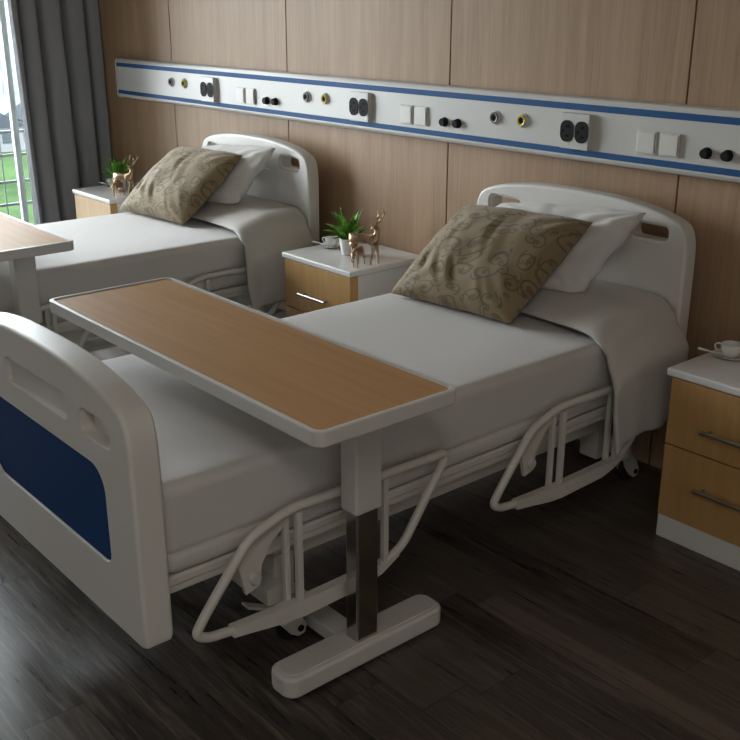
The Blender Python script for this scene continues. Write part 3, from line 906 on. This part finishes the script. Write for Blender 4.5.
for g, off in enumerate((0, .0265, 0, 0)):
    gx = g*1.2 + off
    if g == 3: continue
    # gas ports
    for x, m_, nm in ((-1.208+gx, PORTG, 'gas_port'), (-1.0716+gx, YELLOW, 'gas_port')):
        bm = new_bm(); disc(bm, x, 1.1765, [(0, 0), (.026, 0), (.026, .004), (.022, .008), (.021, .006), (.017, .005), (0, .005)])
        p_ = finish(nm, bm, WHITE2, mp, 40)
        bm = new_bm(); disc(bm, x, 1.1765, [(.0125, .004), (.0205, .004), (.0205, .012), (.018, .014), (.0125, .012), (.0125, .004)]); r_ = finish('ring', bm, m_, p_, 40)
        if m_ is YELLOW: r_['label'] = 'yellow ring'
        bm = new_bm(); disc(bm, x, 1.1765, [(0, .004), (.0125, .004), (.0125, .010), (.006, .010), (.005, .007), (0, .007)]); finish('socket_core', bm, DARK, p_, 40)
    # outlet box
    ox_ = -.822+gx; zc = 1.1605
    bm = new_bm(); box(bm, ox_-.058, -.072, zc-.061, ox_+.068, -.048, zc+.062, .004, 2)
    ob = finish('outlet_box', bm, WHITE2, mp, 40)
    for dx in (-.026, .038):
        bm = new_bm(); ol = rrect(ox_+dx-.029, zc-.037, ox_+dx+.029, zc+.037, .026, 8)
        prism(bm, ol, 'y', -.0745, -.0715)
        rc = finish('receptacle', bm, DARK, ob, 40)
        bm = new_bm()
        for (hx, hz, hw, hh) in ((0.004, .016, .007, .0035), (0.004, -.016, .007, .0035), (-.016, 0, .0035, .005)):
            box(bm, ox_+dx+hx-hw, -.0754, zc+hz-hh, ox_+dx+hx+hw, -.0742, zc+hz+hh)
        finish('slots', bm, BLACK, rc, 0)
    # switches
    for sx0, sx1 in ((-.566+gx, -.490+gx), (-.478+gx, -.402+gx)):
        bm = new_bm(); box(bm, sx0, -.058, 1.112, sx1, -.048, 1.188, .002, 2); sw = finish('switch', bm, WHITE2, mp, 40)
        bm = new_bm(); box(bm, sx0+.005, -.062, 1.117, sx1-.005, -.0575, 1.183, .002, 2); finish('rocker', bm, WHITE, sw, 40)
    # knobs
    for x in (-.3058+gx, -.2322+gx):
        bm = new_bm(); disc(bm, x, 1.138, [(0, 0), (.0185, 0), (.0185, .004), (.016, .006), (.015, .020), (.013, .022), (0, .022)]); finish('knob', bm, DARK, mp, 40)

# ---------------------------------------------------------------- lights, world, camera
W = bpy.data.worlds.new('World'); scene.world = W; W.use_nodes = True
nt = W.node_tree; bg = nt.nodes['Background']
bg.inputs[0].default_value = (.92, .94, 1.0, 1); bg.inputs[1].default_value = 20.0
def area(name, loc, rot, sx, sy, power, col=(1, 1, 1), portal=False):
    l = bpy.data.lights.new(name, 'AREA'); l.shape = 'RECTANGLE'; l.size = sx; l.size_y = sy; l.energy = power; l.color = col
    o = bpy.data.objects.new(name, l); COL.objects.link(o); o.location = loc; o.rotation_euler = rot
    if portal: l.cycles.is_portal = True
    return o
area('window_portal', (XL-.12, (WY0+WY1)/2, WZ1/2), (0, -pi/2, 0), WZ1, WY1-WY0, 1, portal=True)
area('warm_fill', (4.2, -3.2, ZC-.02), (0, 0, 0), 1.2, .6, 17, (1, .93, .85))  # added warm fill for the sides facing away from the window, no real fixture

cam = bpy.data.cameras.new('Camera'); co_ = bpy.data.objects.new('Camera', cam); COL.objects.link(co_)
yaw, pit, rol, fpx = .8641867, -.3474536, .00093994, 1010.7305
cam.sensor_width = 36; cam.sensor_fit = 'HORIZONTAL'; cam.lens = fpx*36/740; cam.clip_start = .05; cam.clip_end = 600
F_ = Vector((-sin(yaw)*cos(pit), cos(yaw)*cos(pit), sin(pit))); R_ = Vector((cos(yaw), sin(yaw), 0)); U_ = R_.cross(F_)
R2 = R_*cos(rol) + U_*sin(rol); U2 = -R_*sin(rol) + U_*cos(rol)
M = Matrix(((R2.x, U2.x, -F_.x, 3.857005), (R2.y, U2.y, -F_.y, -2.947259), (R2.z, U2.z, -F_.z, 1.578549), (0, 0, 0, 1)))
co_.matrix_world = M
scene.camera = co_
soft_ = ('curtain', 'folded_duvet', 'pillow', 'damask_cushion', 'leaves', 'deer_figurine', 'fawn_figurine', 'mattress')
for o in bpy.data.objects:
    if o.type == 'MESH' and not o.name.split('.')[0] in soft_ and len(o.data.polygons) and o.data.polygons[0].use_smooth:
        m = o.modifiers.new('weighted', 'WEIGHTED_NORMAL'); m.keep_sharp = True; m.weight = 80
for o in bpy.data.objects:
    if '_o' in o.keys(): del o['_o']
scene.view_settings.view_transform = 'Standard'; scene.view_settings.look = 'None'
scene.view_settings.gamma = 1; scene.view_settings.exposure = 0.0
scene.view_settings.use_curve_mapping = False
scene.cycles.use_denoising = True
scene.cycles.max_bounces = 10; scene.cycles.diffuse_bounces = 6
